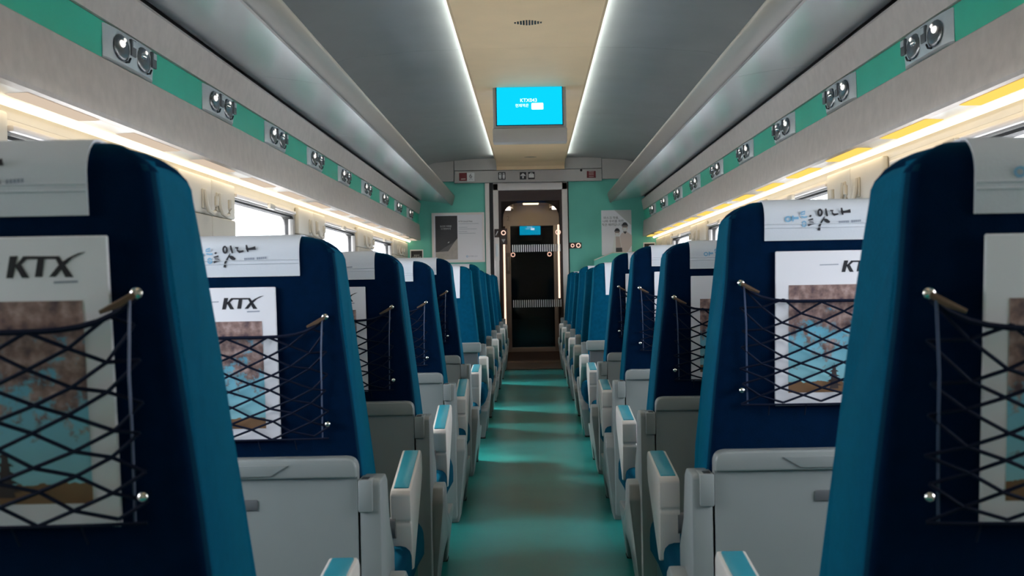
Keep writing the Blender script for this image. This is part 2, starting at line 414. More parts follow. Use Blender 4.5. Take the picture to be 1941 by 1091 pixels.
# side walls with window bays
hooksY = [.31, 2.45, 4.59, 6.73, 8.87, 11.01]
win = []
for a, b in zip(hooksY[:-1], hooksY[1:]):
    win.append((a + .33, b - .47))
ZS, ZT = .60, 1.165
wn = 0
for s in (-1, 1):
    bm = new()
    xa, xb = (WX, WX + .06)
    def wb(y0, y1, z0, z1): box(bm, min(s * xa, s * xb), max(s * xa, s * xb), y0, y1, z0, z1)
    wb(Y0, end, 0, ZS); wb(Y0, end, ZT, 2.05)
    ys = [Y0] + [v for ab in win for v in ab] + [end]
    for k in range(0, len(ys), 2): wb(ys[k], ys[k + 1], ZS, ZT)
    wl = struct('wall_left' if s < 0 else 'wall_right', bm, 'cream')
    for (a, b) in win:
        wn += 1
        bm = new()
        outer = rrect(a - .005, b + .005, ZS - .005, ZT + .005, .075); inner = rrect(a + .016, b - .016, ZS + .016, ZT - .016, .06)
        ringprism(bm, outer, inner, 'X', s * (WX - .012), s * (WX + .05))
        wobj = struct('window_%d' % wn, bm, 'frame', smooth=False)
        bm = new()
        ringprism(bm, rrect(a + .016, b - .016, ZS + .016, ZT - .016, .06), rrect(a + .024, b - .024, ZS + .024, ZT - .024, .055), 'X', s * (WX + .0), s * (WX + .04))
        part('gasket', bm, 'rubber', wobj)
        bm = new(); box(bm, min(s * (WX + .02), s * (WX + .024)), max(s * (WX + .02), s * (WX + .024)), a + .02, b - .02, ZS + .02, ZT - .02)
        part('glass', bm, 'glass', wobj)
        bm = new(); rbox(bm, s * (WX - .03), s * (WX - .012), a + .05, b - .05, ZT - .010, ZT + .006, .004)
        part('blind_rail', bm, 'jamb', wobj, smooth=True)
        bm = new(); rbox(bm, s * (WX - .045), s * (WX - .028), (a + b) / 2 - .05, (a + b) / 2 + .05, ZT - .022, ZT + .004, .004)
        part('blind_pull', bm, 'cream', wobj, smooth=True)
        # folded pleated curtain at the far edge of the window
        bm = new()
        pr = []
        for k in range(9):
            pr.append((s * (WX - .004 - .012 * (k % 2)), b - .012 - .0085 * k))
        pr = pr + [(s * (WX + .006), b - .08), (s * (WX + .006), b - .012)]
        prism(bm, pr, 'Z', ZS + .03, ZT - .035)
        part('blind_stack', bm, 'curtain', wobj)
    # pillar covers
    edges = [Y0] + [v for ab in win for v in ab] + [end]
    for k in range(0, len(edges), 2):
        a, b = edges[k] + (.05 if k else 0), edges[k + 1] - (-.03 if k < len(edges) - 2 else 0)
        if b - a < .05: continue
        mid = hooksY[k // 2] if k // 2 < len(hooksY) else (a + b) / 2
        for u, v in ((a, mid - .002), (mid + .002, b)):
            if v - u < .03: continue
            bm = new(); rbox(bm, s * (WX - .026), s * (WX - .001), u, v, 1.058, 1.20, .008, 3)
            part('pillar_panel', bm, 'cream', wl, smooth=True)
            bm = new(); rbox(bm, s * (WX - .028), s * (WX - .001), u, v, .46, 1.056, .008, 3)
            part('pillar_panel', bm, 'pillar_low', wl, smooth=True)
    # curved cove between window head and the light tube
    bm = new()
    prof = [(WX - .001, 1.19), (WX - .004, 1.205), (WX - .022, 1.235), (WX - .05, 1.25), (WX - .05, 1.262), (WX + .01, 1.262), (WX + .01, 1.19)]
    prism(bm, [(s * x, z) for x, z in prof], 'Y', Y0, end); part('cove', bm, 'cream', wl, smooth=True)

sides = {-1: 'left', 1: 'right'}
tr = 0
for s in (-1, 1):
    # ledge under the shelf, tube light
    bm = new(); prism(bm, [(s * 1.112, 1.223), (s * 1.21, 1.219), (s * 1.21, 1.228), (s * 1.112, 1.232)], 'Y', Y0, end)
    tr += 1; tt = struct('trim_%d' % tr, bm, 'ledge')
    k = 0
    y = 2.9 - .715 * 3
    while y < 11.5:
        bm = new()
        # shallow tray with sloping ends
        x0, x1 = 1.130, 1.186
        z = 1.2205
        pts = [(s * x0, y - .225, z), (s * x1, y - .225, z), (s * x1, y + .225, z), (s * x0, y + .225, z)]
        ptt = [(s * (x0 + .006), y - .205, z - .004), (s * (x1 - .006), y - .205, z - .004), (s * (x1 - .006), y + .205, z - .004), (s * (x0 + .006), y + .205, z - .004)]
        A = [bm.verts.new(p) for p in pts]; B = [bm.verts.new(p) for p in ptt]
        bm.faces.new(B); bm.faces.new(A)
        for i in range(4): bm.faces.new((A[i], A[(i + 1) % 4], B[(i + 1) % 4], B[i]))
        part('diffuser', bm, 'amber' if s > 0 else 'pale_diff', tt, label='amber lit slot in the ledge' if s > 0 else 'pale slot cover in the ledge')
        y += .715
    bm = new(); prism(bm, [(s * (1.215 + .011 * math.cos(R(a))), 1.2155 + .011 * math.sin(R(a))) for a in range(0, 360, 45)], 'Y', Y0, end - .02)
    t = part('tube_light', bm, 'cove', None)
    t['label'] = 'long warm white light tube above the %s windows' % sides[s]; t['category'] = 'light'
    # three bands above
    tr += 1
    bm = new(); prism(bm, [(s * 1.108, 1.222), (s * 1.104, 1.232), (s * 1.114, 1.380), (s * 1.118, 1.384), (s * 1.16, 1.384), (s * 1.16, 1.222)], 'Y', Y0, end)
    lb = struct('trim_%d' % tr, bm, 'greyshell')
    tr += 1
    bm = new(); prism(bm, [(s * 1.124, 1.386), (s * 1.122, 1.484), (s * 1.16, 1.484), (s * 1.16, 1.386)], 'Y', Y0, end)
    gb = struct('trim_%d' % tr, bm, 'green')
    tr += 1
    bm = new(); prism(bm, [(s * 1.114, 1.486), (s * 1.098, 1.585), (s * 1.104, 1.597), (s * 1.16, 1.597), (s * 1.16, 1.486)], 'Y', Y0, end)
    struct('trim_%d' % tr, bm, 'greyshell')
    bm = new(); box(bm, min(s * 1.13, s * 1.27), max(s * 1.13, s * 1.27), Y0, end, 1.24, 2.02)
    tr += 1; struct('trim_%d' % tr, bm, 'black')

# luggage racks
for s in (-1, 1):
    rk = thing('luggage_rack', 'long satin metal luggage rack over the %s seats' % sides[s], 'rack', (0, 0, 0))
    segs = [Y0, 1.0, 2.85, 4.7, 6.55, 8.4, 10.2, end - .03]
    for a, b in zip(segs[:-1], segs[1:]):
        bm = new()
        prof = [(1.115, 1.618), (1.00, 1.603), (.90, 1.589), (.792, 1.570), (.792, 1.59), (.90, 1.610), (1.00, 1.625), (1.115, 1.64)]
        prism(bm, [(s * x, z) for x, z in prof], 'Y', a + .0015, b - .0015)
        part('underside_panel', bm, 'rack', rk, smooth=True)
    bm = new()
    prof = [(.793, 1.562), (.783, 1.562), (.776, 1.570), (.757, 1.640), (.756, 1.652), (.762, 1.664), (.775, 1.668), (.80, 1.650), (.80, 1.60)]
    prism(bm, [(s * x, z) for x, z in prof], 'Y', Y0, end - .06); 
    part('front_lip', bm, 'racklip', rk, smooth=True)
    bm = new(); prism(bm, [(s * x, z) for x, z in [(.80, 1.60), (.80, 1.645), (1.2, 1.70), (1.2, 1.66), (1.115, 1.645)]], 'Y', Y0, end - .03)
    part('shelf', bm, 'rack', rk)

# reading lights in the green band
def reading_light(s):
    t = thing('reading_light', '', 'light', (s * 1.123, 0, 1.435))
    d = -s
    L = .205
    bm = new()
    prof = []
    # housing: shallow convex blister, cross-section in (x,z), with tapered ends
    secs = [(-L, .002), (-L + .012, .012), (-L + .06, .018), (0, .02), (L - .06, .018), (L - .03, .014), (L, .002)]
    rings = []
    for y, h in secs:
        rings.append([bm.verts.new((d * x, y, z)) for x, z in ((0, -.048), (h * .75, -.044), (h, -.012), (h, .018), (h * .7, .043), (0, .047))])
    for i in range(len(rings) - 1):
        for k in range(5): bm.faces.new((rings[i][k], rings[i][k + 1], rings[i + 1][k + 1], rings[i + 1][k]))
    bm.faces.new(rings[0]); bm.faces.new(rings[-1])
    part('housing', bm, 'silver', t, smooth=True)
    for oy in (-.105, .075):
        bm = new()
        bmesh.ops.create_uvsphere(bm, u_segments=14, v_segments=8, radius=1, matrix=Matrix.Translation((d * .0185, oy, -.004)) @ Matrix.Diagonal((.006, .062, .036, 1)))
        sc = part('scoop', bm, 'scoop', t, smooth=True)
        bm = new(); ball(bm, (d * .022, oy - .012, .004), .013, .8, 1.5, .8); part('lens', bm, 'bulb' if oy < 0 else 'chrome', sc, smooth=True)
        bm = new(); ball(bm, (d * .021, oy + .012, .018), .007); part('spot', bm, 'bulb', sc, smooth=True)
        bm = new(); rbox(bm, d * .016, d * .024, oy + .066, oy + .105, -.012, .034, .002)
        sw = part('switch', bm, 'plastic_dark', t)
        bm = new(); rbox(bm, d * .0235, d * .0265, oy + .072, oy + .098, .012, .030, .001); part('button', bm, 'silver', sw)
        bm = new(); tube(bm, [(d * .019, oy + .03, -.038), (d * .021, oy + .05, -.034), (d * .022, oy + .06, -.022)], .003, 5)
        part('slot', bm, 'black', t)
    return t
ords = ['first', 'second', 'third', 'fourth', 'fifth', 'sixth', 'seventh', 'eighth', 'ninth', 'tenth', 'eleventh', 'twelfth']
for s in (-1, 1):
    p = reading_light(s)
    for k in range(9):
        o = p if k == 0 else copy_tree(p)
        o.location = (s * 1.123, 3.33 + .945 * k, 1.435)
        o['label'] = 'twin silver reading light in the %s green band, %s from the camera' % (sides[s], ords[k])
        o['group'] = 'reading lights under the racks'

# coat hooks on the pillars
def hook_pair(s):
    t = thing('coat_hook', '', 'hook', (0, 0, 0))
    d = -s
    for oy in (-.10, .10):
        bm = new()
        rbox(bm, 0, d * .008, oy - .045, oy + .045, -.02, .055, .003)
        part('plate', bm, 'cream', t, smooth=True)
        bm = new()
        tube(bm, [(d * .010, oy - .035, .05), (d * .016, oy - .035, .0), (d * .022, oy - .024, -.028), (d * .030, oy, -.038), (d * .034, oy + .022, -.03), (d * .036, oy + .032, -.005), (d * .036, oy + .033, .03)], .0085, 8)
        part('hook', bm, 'cream', t, smooth=True)
    return t
for s in (-1, 1):
    p = hook_pair(s); n = 0
    for k, y in enumerate(hooksY[2:]):
        o = p if n == 0 else copy_tree(p); n += 1
        o.location = (s * (WX - .026), y, 1.095)
        o['label'] = 'pair of cream coat hooks on the %s window pillar %s from the camera' % (sides[s], ords[k])
        o['group'] = 'coat hooks on the window pillars'

# ------------------------------------------------------------------ screen and ceiling fittings
t = thing('display_screen', 'bright blue display screen hanging from the tan ceiling panel', 'screen', (0, 7.2, 1.63))
bm = new(); rbox(bm, -.222, .222, .0, .10, .02, .345, .008); part('casing', bm, 'header', t, smooth=True)
bm = new(); rbox(bm, -.225, .225, -.016, .115, .0, .085, .006); part('base_bar', bm, 'header', t, smooth=True)
for y, nm in ((-.004, 0), (.104, 1)):
    bm = new(); rbox(bm, -.203, .203, y - .003, y + .003, .100, .337, .001); part('bezel', bm, 'black', t)
    bm = new(); yy = y + (-.0045 if nm == 0 else .0045)
    box(bm, -.198, .198, min(yy, y), max(yy, y), .105, .333)
    p = part('display', bm, 'screen' if nm == 0 else 'screen_rear', t, label='glowing cyan blue picture area')
    if nm == 0:
        obj('lettering', text_mesh('lettering', 'KTX043', .030, 'screentext'), p, (-.005, yy - .001, .252))
        obj('lettering', text_mesh('lettering', '현재역은', .0225, 'screentext'), p, (-.045, yy - .001, .220))
        bm = new(); flat(bm, [rrect(.012, .084, .196, .236, .006)], yy - .001); part('name_box', bm, 'screentext', p)
bm = new(); rbox(bm, -.08, .08, 8.0, 8.02, 1.945, 1.963, .002); tb = part('sensor_box', bm, 'tan', None)
tb['label'] = 'small tan sensor box on the ceiling panel behind the screen'; tb['category'] = 'sensor'
bm = new(); rbox(bm, -.035, .02, 7.99, 8.03, 1.925, 1.95, .003); part('cover', bm, 'jamb', tb)

def vent(y, n, w, hs):
    t = thing('ceiling_vent', 'oval row of dark slots in the tan ceiling, %s' % ('nearest the camera' if y < 8 else 'beyond the screen'), 'vent', (0, y, 1.963), group='ceiling vents')
    for i in range(n):
        x = -w / 2 + w * i / (n - 1)
        h = hs * (1 - .75 * abs(2 * i / (n - 1) - 1) ** 1.5)
        bm = new(); rbox(bm, x - w / n * .34, x + w / n * .34, -h / 2, h / 2, -.0015, .003, .001); part('slot', bm, 'black', t)
vent(5.42, 10, .118, .105); vent(11.15, 9, .10, .08)

# ------------------------------------------------------------------ the end wall: signs, posters, door
ey = end - .0605
def px(x): return (x - 1010) * .00525
def pz(y): return .77 + (538 - y) * .00525
def sign(name, label, x0, x1, z0, z1, m, y=ey, cat='sign', th=.004):
    bm = new(); rbox(bm, x0, x1, y - th, y, z0, z1, .001, 1)
    o = part(name, bm, m, None); o['label'] = label; o['category'] = cat
    return o
SZ = 1.842
def cen(o, polys, m, y, name='symbol'):
    bm = new(); flat(bm, polys, y); return part(name, bm, m, o)
yy = ey - .0048
o = sign('wall_sign', 'plain dark red square sign at the left end of the door header', -.708, -.632, SZ - .04, SZ + .04, 'red')
cen(o, [[(-.69, SZ - .028), (-.645, SZ - .026), (-.645, SZ - .016), (-.69, SZ - .018)]], 'tile', yy)
o = sign('wall_sign', 'white sign with a black numeral beside the red square', -.630, -.556, SZ - .045, SZ + .04, 'white')
obj('numeral', text_mesh('numeral', '6', .062, 'ink'), o, (-.593, yy, SZ + .006))
cen(o, stroke(arc(-.593, SZ - .03, .014, .010, 0, 180, 8), .004), 'ink_grey', yy)
o = sign('wall_sign', 'black restroom sign with two white figures on the header', -.320, -.250, SZ - .036, SZ + .040, 'black')
for cx in (-.303, -.266):
    cen(o, [arc(cx, SZ + .026, .007, .007, 0, 360, 12)[:-1], [(cx - .009, SZ + .016), (cx + .009, SZ + .016), (cx + .010, SZ - .006), (cx + .005, SZ - .028), (cx - .005, SZ - .028), (cx - .010, SZ - .006)]], 'white', yy)
cen(o, [[(-.286, SZ - .03), (-.283, SZ - .03), (-.283, SZ + .035), (-.286, SZ + .035)]], 'white', yy)
o = sign('wall_sign', 'black sign with a white upward arrow above the door', -.108, -.044, SZ - .036, SZ + .036, 'black')
cen(o, stroke([(-.076, SZ - .026), (-.076, SZ + .018)], .011) + stroke([(-.098, SZ - .002), (-.076, SZ + .022)], .009) + stroke([(-.054, SZ - .002), (-.076, SZ + .022)], .009), 'white', yy)
o = sign('wall_sign', 'black luggage sign with a white suitcase, right of the arrow', -.026, .040, SZ - .036, SZ + .036, 'black')
cen(o, [rrect(-.019, .033, SZ - .020, SZ + .018, .004), ], 'white', yy)
cen(o, stroke([(-.003, SZ + .018), (-.003, SZ + .026), (.017, SZ + .026), (.017, SZ + .018)], .005), 'white', yy)
o = sign('wall_sign', 'red sign with pale stripes at the right end of the header', .556, .644, SZ - .032, SZ + .036, 'red')
for dz in (-.022, -.004, .012, .026):
    cen(o, [[(.575, SZ + dz), (.625, SZ + dz), (.625, SZ + dz + .005), (.575, SZ + dz + .005)]], 'tile', yy)
bm = new(); ball(bm, (.50, ey - .002, SZ + .045), .012); o = part('sensor', bm, 'black', None, smooth=True); o['label'] = 'tiny black sensor dot on the right of the door header'; o['category'] = 'sensor'

# framed poster, left of the door
fy = end - .001
t = thing('framed_poster', 'wide silver framed poster left of the door', 'poster', ((px(819) + px(923)) / 2, fy, pz(494.6)))
pw, ph = .268, .494
pw = .262
bm = new(); ringprism(bm, [(-pw, 0), (pw, 0), (pw, ph), (-pw, ph)], [(-pw + .022, .022), (pw - .022, .022), (pw - .022, ph - .022), (-pw + .022, ph - .022)], 'Y', -.018, 0)
part('frame', bm, 'jamb', t)
bm = new(); box(bm, -pw + .02, pw - .02, -.008, 0, .02, ph - .02); pp = part('sheet', bm, 'paper', t)
X0, X1, Z0, Z1 = -pw + .034, -.008, .030, ph - .030
cen(pp, [[(X0, Z0), (X1, Z0), (X1, Z1), (X0, Z1)]], 'photo_dark', -.0085, 'photograph')
cen(pp, [[(X0, Z0), (X1, Z0), (X1, Z0 + .088), (X0, Z0 + .075)]], 'photo_pale', -.0090, 'photograph')
cen(pp, [[(X0 + .125, Z0 + .082), (X1, Z0 + .088), (X1, Z0 + .21), (X1 - .03, Z0 + .175)]], 'photo_pale', -.0090, 'photograph')
cen(pp, [[(X0 + .03, Z0 + .078), (X0 + .125, Z0 + .082), (X1 - .03, Z0 + .175), (X0 + .09, Z0 + .12)]], 'photo_mid', -.0092, 'photograph')
cen(pp, [[(X0 + .120, Z0 + .160), (X0 + .135, Z0 + .170), (X0 + .140, Z0 + .180), (X0 + .127, Z0 + .172)]], 'white', -.0094, 'photograph')
obj('lettering', text_mesh('lettering', '당신의 여행을', .020, 'white'), pp, (X0 + .105, -.0094, Z1 - .105))
obj('lettering', text_mesh('lettering', '더 편안하게', .020, 'white'), pp, (X0 + .105, -.0094, Z1 - .130))
obj('lettering', text_mesh('lettering', 'KTX Good Pass', .021, 'ink', 'LEFT'), pp, (.004, -.0085, Z1 - .058))
ls = []
for k, (zz, ww) in enumerate(((.082, .20), (.118, .085), (.135, .18), (.160, .085), (.178, .165))):
    ls.append([(.006, Z1 - zz), (.006 + ww, Z1 - zz), (.006 + ww, Z1 - zz + .003), (.006, Z1 - zz + .003)])
cen(pp, ls, 'ink_grey', -.0085, 'text_line')
cen(pp, stroke(arc(.085, Z0 + .028, .008, .008), .004), 'ink_blue', -.0085, 'emblem')
obj('lettering', text_mesh('lettering', '한국철도공사', .016, 'ink_grey', 'LEFT'), pp, (.100, -.0085, Z0 + .028))

# mask poster, right of the door
t = thing('poster', 'pale paper poster with two people in glasses, right of the door', 'poster', ((px(1142.5) + px(1199)) / 2, fy, pz(486)))
bm = new(); box(bm, -.149, .149, -.004, 0, 0, .447); pp = part('sheet', bm, 'paper', t)
def pc(x, y): return ((x - 680) * (.298 / 470), (870 - y) * (.447 / 690))   # sheet coordinates
cen(pp, [[pc(650, 180), pc(915, 180), pc(918, 420)]], 'ledge', -.0043, 'corner_tint')
for body, x, y in (('마스크 착용,', 600, 300), ('나와 우리를 위한', 630, 352), ('작은 배려입니다', 610, 405)):
    obj('lettering', text_mesh('lettering', body, .030, 'ink'), pp, (pc(x, y)[0], -.0044, pc(x, y)[1]))
for (hx, hy, hr, body) in ((690, 520, 44, 0), (812, 440, 50, 1)):
    # figure: shoulders, shirt, head, hair, glasses
    if body == 0:
        cen(pp, [[pc(600, 845), pc(640, 590), pc(660, 575), pc(730, 580), pc(770, 850)]], 'white', -.0045, 'printed_coat')
        cen(pp, [[pc(665, 585), pc(725, 585), pc(750, 755), pc(665, 755)]], 'tile', -.0047, 'printed_shirt')
        cen(pp, [[pc(665, 757), pc(762, 757), pc(768, 840), pc(665, 848)]], 'photo_dark', -.0047, 'printed_skirt')
    else:
        cen(pp, [[pc(770, 830), pc(725, 590), pc(765, 530), pc(850, 520), pc(920, 570), pc(918, 720), pc(830, 850)]], 'shirt', -.0044, 'printed_coat')
        cen(pp, [[pc(780, 510), pc(845, 510), pc(815, 550)]], 'photo_dark', -.0046, 'printed_collar')
    cen(pp, [[pc(hx + hr * .82 * math.cos(a), hy + 8 + hr * 1.25 * math.sin(a)) for a in [2 * PI * k / 18 for k in range(18)]]], 'skin', -.0050, 'printed_face')
    cen(pp, [[pc(hx + hr * math.cos(a), hy - 4 + hr * 1.35 * math.sin(a)) for a in [PI + PI * k / 12 for k in range(13)]] + [pc(hx + hr * .7, hy - 16), pc(hx - hr * .7, hy - 16)]], 'ink', -.0052, 'printed_hair')
    cen(pp, stroke([pc(hx - hr * .8, hy - 4), pc(hx + hr * .8, hy - 4)], .006), 'ink', -.0054, 'printed_glasses')
    cen(pp, [[pc(hx - hr * .62, hy + 14), pc(hx + hr * .62, hy + 14), pc(hx + hr * .5, hy + 52), pc(hx, hy + 66), pc(hx - hr * .5, hy + 52)]], 'white', -.0054, 'printed_mask')

for nm, lab, x0, x1, y0, y1 in (('notice_plate', 'small black notice plate with pale border on the left end wall', 779, 804, 469, 492), ('notice_plate', 'small black notice plate just above the right seats on the end wall', 1221, 1244, 463, 486)):
    bm = new(); rbox(bm, px(x0), px(x1), fy - .006, fy, pz(y1), pz(y0), .001, 1); o = part(nm, bm, 'white', None); o['label'] = lab; o['category'] = 'sign'
    bm = new(); box(bm, px(x0) + .01, px(x1) - .01, fy - .008, fy - .005, pz(y1) + .008, pz(y0) - .012); f = part('face', bm, 'black', o)
    obj('lettering', text_mesh('lettering', '비상시\n사용하세요', .020, 'white'), f, ((px(x0) + px(x1)) / 2, fy - .0085, pz(y0 + 13)))

# door surround
bm = new()
rbox(bm, -.457, -.415, end - .03, end + .10, 0, 1.78, .004)            # left jamb post
rbox(bm, -.378, -.326, end - .012, end + .05, 0, 1.775, .004)
rbox(bm, .306, .362, end - .012, end + .10, 0, 1.775, .004)
rbox(bm, -.378, .362, end - .012, end + .05, 1.705, 1.777, .004); box(bm, -.457, .372, end + .02, end + .10, 1.74, 1.795)
d1 = struct('door_1', bm, 'jamb', smooth=True)
bm = new(); box(bm, -.416, -.377, end + .005, end + .10, 0, 1.79); part('pocket_gap', bm, 'black', d1)
bm = new(); box(bm, .362, .373, end - .004, end + .05, 0, 1.785); part('seal', bm, 'rubber', d1)
bm = new(); box(bm, -.326, .306, end + .018, end + .024, .0, 1.705); part('glass', bm, 'doorglass', d1, label='tinted clear glass of the sliding door')
bm = new()
box(bm, -.326, -.300, end + .014, end + .030, 0, 1.705); box(bm, .284, .306, end + .014, end + .030, 0, 1.705)
box(bm, -.300, .284, end + .014, end + .030, 1.60, 1.705)
part('leaf_frame', bm, 'brown', d1)
for zc, z2 in ((pz(470), .036), (pz(575), .037)):
    for k in range(23):
        x = px(973.5 + k * 4.07)
        bm = new(); box(bm, x - .0052, x + .0052, end + .0165, end + .0178, zc - z2, zc + z2)
        part('safety_bar', bm, 'bar_white', d1)
# handle plates and lit buttons
def plate(x0, x1, y0, y1, m, y, name, parent):
    bm = new(); rbox(bm, px(x0), px(x1), y - .012, y, pz(y1), pz(y0), .002, 1); return part(name, bm, m, parent)
h = plate(939.5, 948.5, 449.5, 492, 'jamb', end - .012, 'handle_plate', d1)
bm = new(); rbox(bm, px(941.5), px(946), end - .034, end - .022, pz(485), pz(461), .002); part('handle', bm, 'silver', h)
h = plate(939.5, 948.5, 433, 448.5, 'brown', end - .012, 'label_plate', d1)
cen(h, stroke([(px(942), pz(445)), (px(946), pz(437))], .006), 'white', end - .0245, 'slash')
h = plate(949.5, 963.5, 432, 462, 'brown', end + .012, 'button_plate', d1)
def ring(cx, cy, r, y, parent):
    bm = new(); tube(bm, [(px(cx) + r * math.cos(a), y, pz(cy) + r * math.sin(a)) for a in [2 * PI * k / 16 for k in range(16)]], r * .24, 5, closed=True)
    return part('button_ring', bm, 'ring', parent, smooth=True, label='small lit orange ring')
ring(956.5, 440, .020, end - .003, h)
cen(h, [[(px(952.5), pz(452)), (px(960), pz(452)), (px(956.3), pz(459))]], 'header', end - .0005, 'triangle')
ring(1060, 440.5, .022, end + .010, d1)
o = sign('button_panel', 'small brown panel with two lit rings on the wall right of the door', px(1081), px(1104), pz(472), pz(461), 'brown', fy, 'switch', .012)
ring(1087, 466.5, .015, fy - .014, o); ring(1098, 466.5, .019, fy - .014, o)
# slanted green end partition behind the right rear seats
bm = new(); prism(bm, [(.60, 0), (1.2, 0), (1.2, 1.06), (.78, 1.055), (.74, 1.04), (.60, .985)], 'Y', 11.52, 11.55)
o = part('partition', bm, 'endwall', None); o['label'] = 'green partition with a sloping glowing orange edge behind the last right seats'; o['category'] = 'partition'
bm = new(); tube(bm, [(.602, 11.535, .99), (.74, 11.535, 1.045), (.78, 11.535, 1.060), (1.19, 11.535, 1.065)], .006, 6)
part('edge_trim', bm, 'cream', o, smooth=True, label='cream edge strip')

# vestibule behind the door
VY = 13.45
AY0 = 12.34
bm = new()
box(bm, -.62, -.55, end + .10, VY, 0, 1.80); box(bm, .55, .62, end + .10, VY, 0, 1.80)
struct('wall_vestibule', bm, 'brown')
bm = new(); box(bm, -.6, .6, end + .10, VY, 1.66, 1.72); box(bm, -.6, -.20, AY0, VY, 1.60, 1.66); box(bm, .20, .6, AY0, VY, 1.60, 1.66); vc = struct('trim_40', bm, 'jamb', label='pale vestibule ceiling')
for x, y, ww, l in ((-.005, 12.95, .085, .10), (-.27, 12.85, .045, .10), (.27, 12.85, .045, .10)):
    zl = 1.642 if abs(x) < .1 else 1.578
    bm = new(); rbox(bm, x - ww, x + ww, y - l, y + l, zl, zl + .022, .004)
    o = part('ceiling_lamp', bm, 'lamp' if abs(x) < .1 else 'lamp2', None, smooth=True)
    o['label'] = ('yellow lamp in the middle of the vestibule ceiling' if abs(x) < .1 else 'small lamp on the %s of the vestibule ceiling' % ('left' if x < 0 else 'right')); o['category'] = 'light'
# brown arch just behind the glass
AY = 12.28
bm = new()
inner = [(-.295, 0)] + [(-.295, 1.46)] + [(-.295 + .15 - .15 * math.cos(R(a)), 1.46 + .15 * math.sin(R(a))) for a in range(15, 91, 15)] + [(.285 - .15 + .15 * math.sin(R(a)), 1.46 + .15 * math.cos(R(a))) for a in range(0, 91, 15)] + [(.285, 0)]
outer = [(-.56, 0), (-.56, 1.46)] + [(-.56 + .001 * k, 1.79) for k in range(6)] + [(.56 - .001 * k, 1.79) for k in range(7, 0, -1)] + [(.56, 0)]
n = len(inner)
def P(p, y): return (p[0], y, p[1])
for y0, y1 in ((AY, AY + .05),):
    I0 = [bm.verts.new(P(p, y0)) for p in inner]; I1 = [bm.verts.new(P(p, y1)) for p in inner]
    O0 = [bm.verts.new(P(p, y0)) for p in outer[:n]]; O1 = [bm.verts.new(P(p, y1)) for p in outer[:n]]
    for i in range(n - 1):
        bm.faces.new((I0[i], I0[i + 1], O0[i + 1], O0[i])); bm.faces.new((I1[i], O1[i], O1[i + 1], I1[i + 1]))
        bm.faces.new((I0[i], I1[i], I1[i + 1], I0[i + 1])); bm.faces.new((O0[i], O0[i + 1], O1[i + 1], O1[i]))
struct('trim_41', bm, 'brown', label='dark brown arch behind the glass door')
for s, x, z0, z1 in ((-1, -.287, .30, 1.20), (1, .276, .62, 1.38)):  # glowing bars built in place of reflections of the lamps
    bm = new(); rbox(bm, x - .010, x + .010, AY - .02, AY - .001, z0, z1, .004)
    o = part('reflection_strip', bm, 'reflection_glow', None); o['label'] = 'upright warm strip standing in for a reflection on the %s of the brown arch' % sides[s]; o['category'] = 'light'
# far door
bm = new()
box(bm, -.60, .60, VY, VY + .06, 1.43, 1.80)
struct('trim_42', bm, 'jamb', label='pale lintel over the far dark door')
bm = new(); rbox(bm, px(960.5) * 1.137, px(971) * 1.137, VY - .006, VY, .77 + (538 - 420) * .00597, .77 + (538 - 406) * .00597, .001, 1)
o = part('wall_sign', bm, 'jamb', None); o['label'] = 'small pale sticker with a numeral on the far lintel'; o['category'] = 'sign'
obj('numeral', text_mesh('numeral', '2', .07, 'header'), o, (px(965.7) * 1.137, VY - .0065, .77 + 125 * .00597))
bm = new()
rbox(bm, -.60, -.30, VY, VY + .05, 0, 1.43, .004); rbox(bm, .29, .60, VY, VY + .05, 0, 1.43, .004)
d2 = struct('door_2', bm, 'brown')
bm = new()
rbox(bm, -.30, -.242, VY - .01, VY + .03, 0, 1.43, .004); rbox(bm, .245, .29, VY - .01, VY + .03, 0, 1.43, .004); rbox(bm, -.242, .245, VY - .01, VY + .03, 0, .055, .004)
part('leaf_frame', bm, 'jamb', d2, smooth=True)
bm = new(); box(bm, -.242, .245, VY + .005, VY + .012, .055, 1.43); part('glass', bm, 'darkglass', d2, label='dark door glass')
bm = new(); rbox(bm, -.296, -.246, VY - .03, VY - .01, .77 + 20 * .00597, .77 + 60 * .00597, .003); h = part('handle_plate', bm, 'header', d2)
bm = new(); rbox(bm, -.279, -.262, VY - .045, VY - .03, .77 + 26 * .00597, .77 + 52 * .00597, .003); part('handle', bm, 'silver', h)
def ring2(cx, cy, r):
    bm = new(); tube(bm, [((cx - 1010) * .00597 + r * math.cos(a), VY - .03, .77 + (538 - cy) * .00597 + r * math.sin(a)) for a in [2 * PI * k / 16 for k in range(16)]], r * .25, 5, closed=True)
    return part('button_ring', bm, 'ring', d2, smooth=True, label='small lit orange ring')
ring2(974, 482, .021); ring2(1043, 482, .021)
bm = new(); box(bm, -.55, .55, 11.99, VY, 0, .005); struct('trim_44', bm, 'mat', label='brown vestibule floor')
# the unlit next carriage beyond the far door, with its own screen
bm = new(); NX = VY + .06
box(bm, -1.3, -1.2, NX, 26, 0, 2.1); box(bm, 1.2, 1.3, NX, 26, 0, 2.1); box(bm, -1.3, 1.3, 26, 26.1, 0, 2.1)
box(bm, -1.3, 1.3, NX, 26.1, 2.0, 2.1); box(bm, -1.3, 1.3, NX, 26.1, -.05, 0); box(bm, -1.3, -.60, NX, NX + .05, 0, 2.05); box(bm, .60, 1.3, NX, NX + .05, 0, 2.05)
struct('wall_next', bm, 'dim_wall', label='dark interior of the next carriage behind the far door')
o2 = copy_tree(bpy.data.objects['display_screen']); o2.location = (-.03, 22.6, 1.60)
o2['label'] = 'small distant blue screen glowing in the dark next carriage behind the doors'
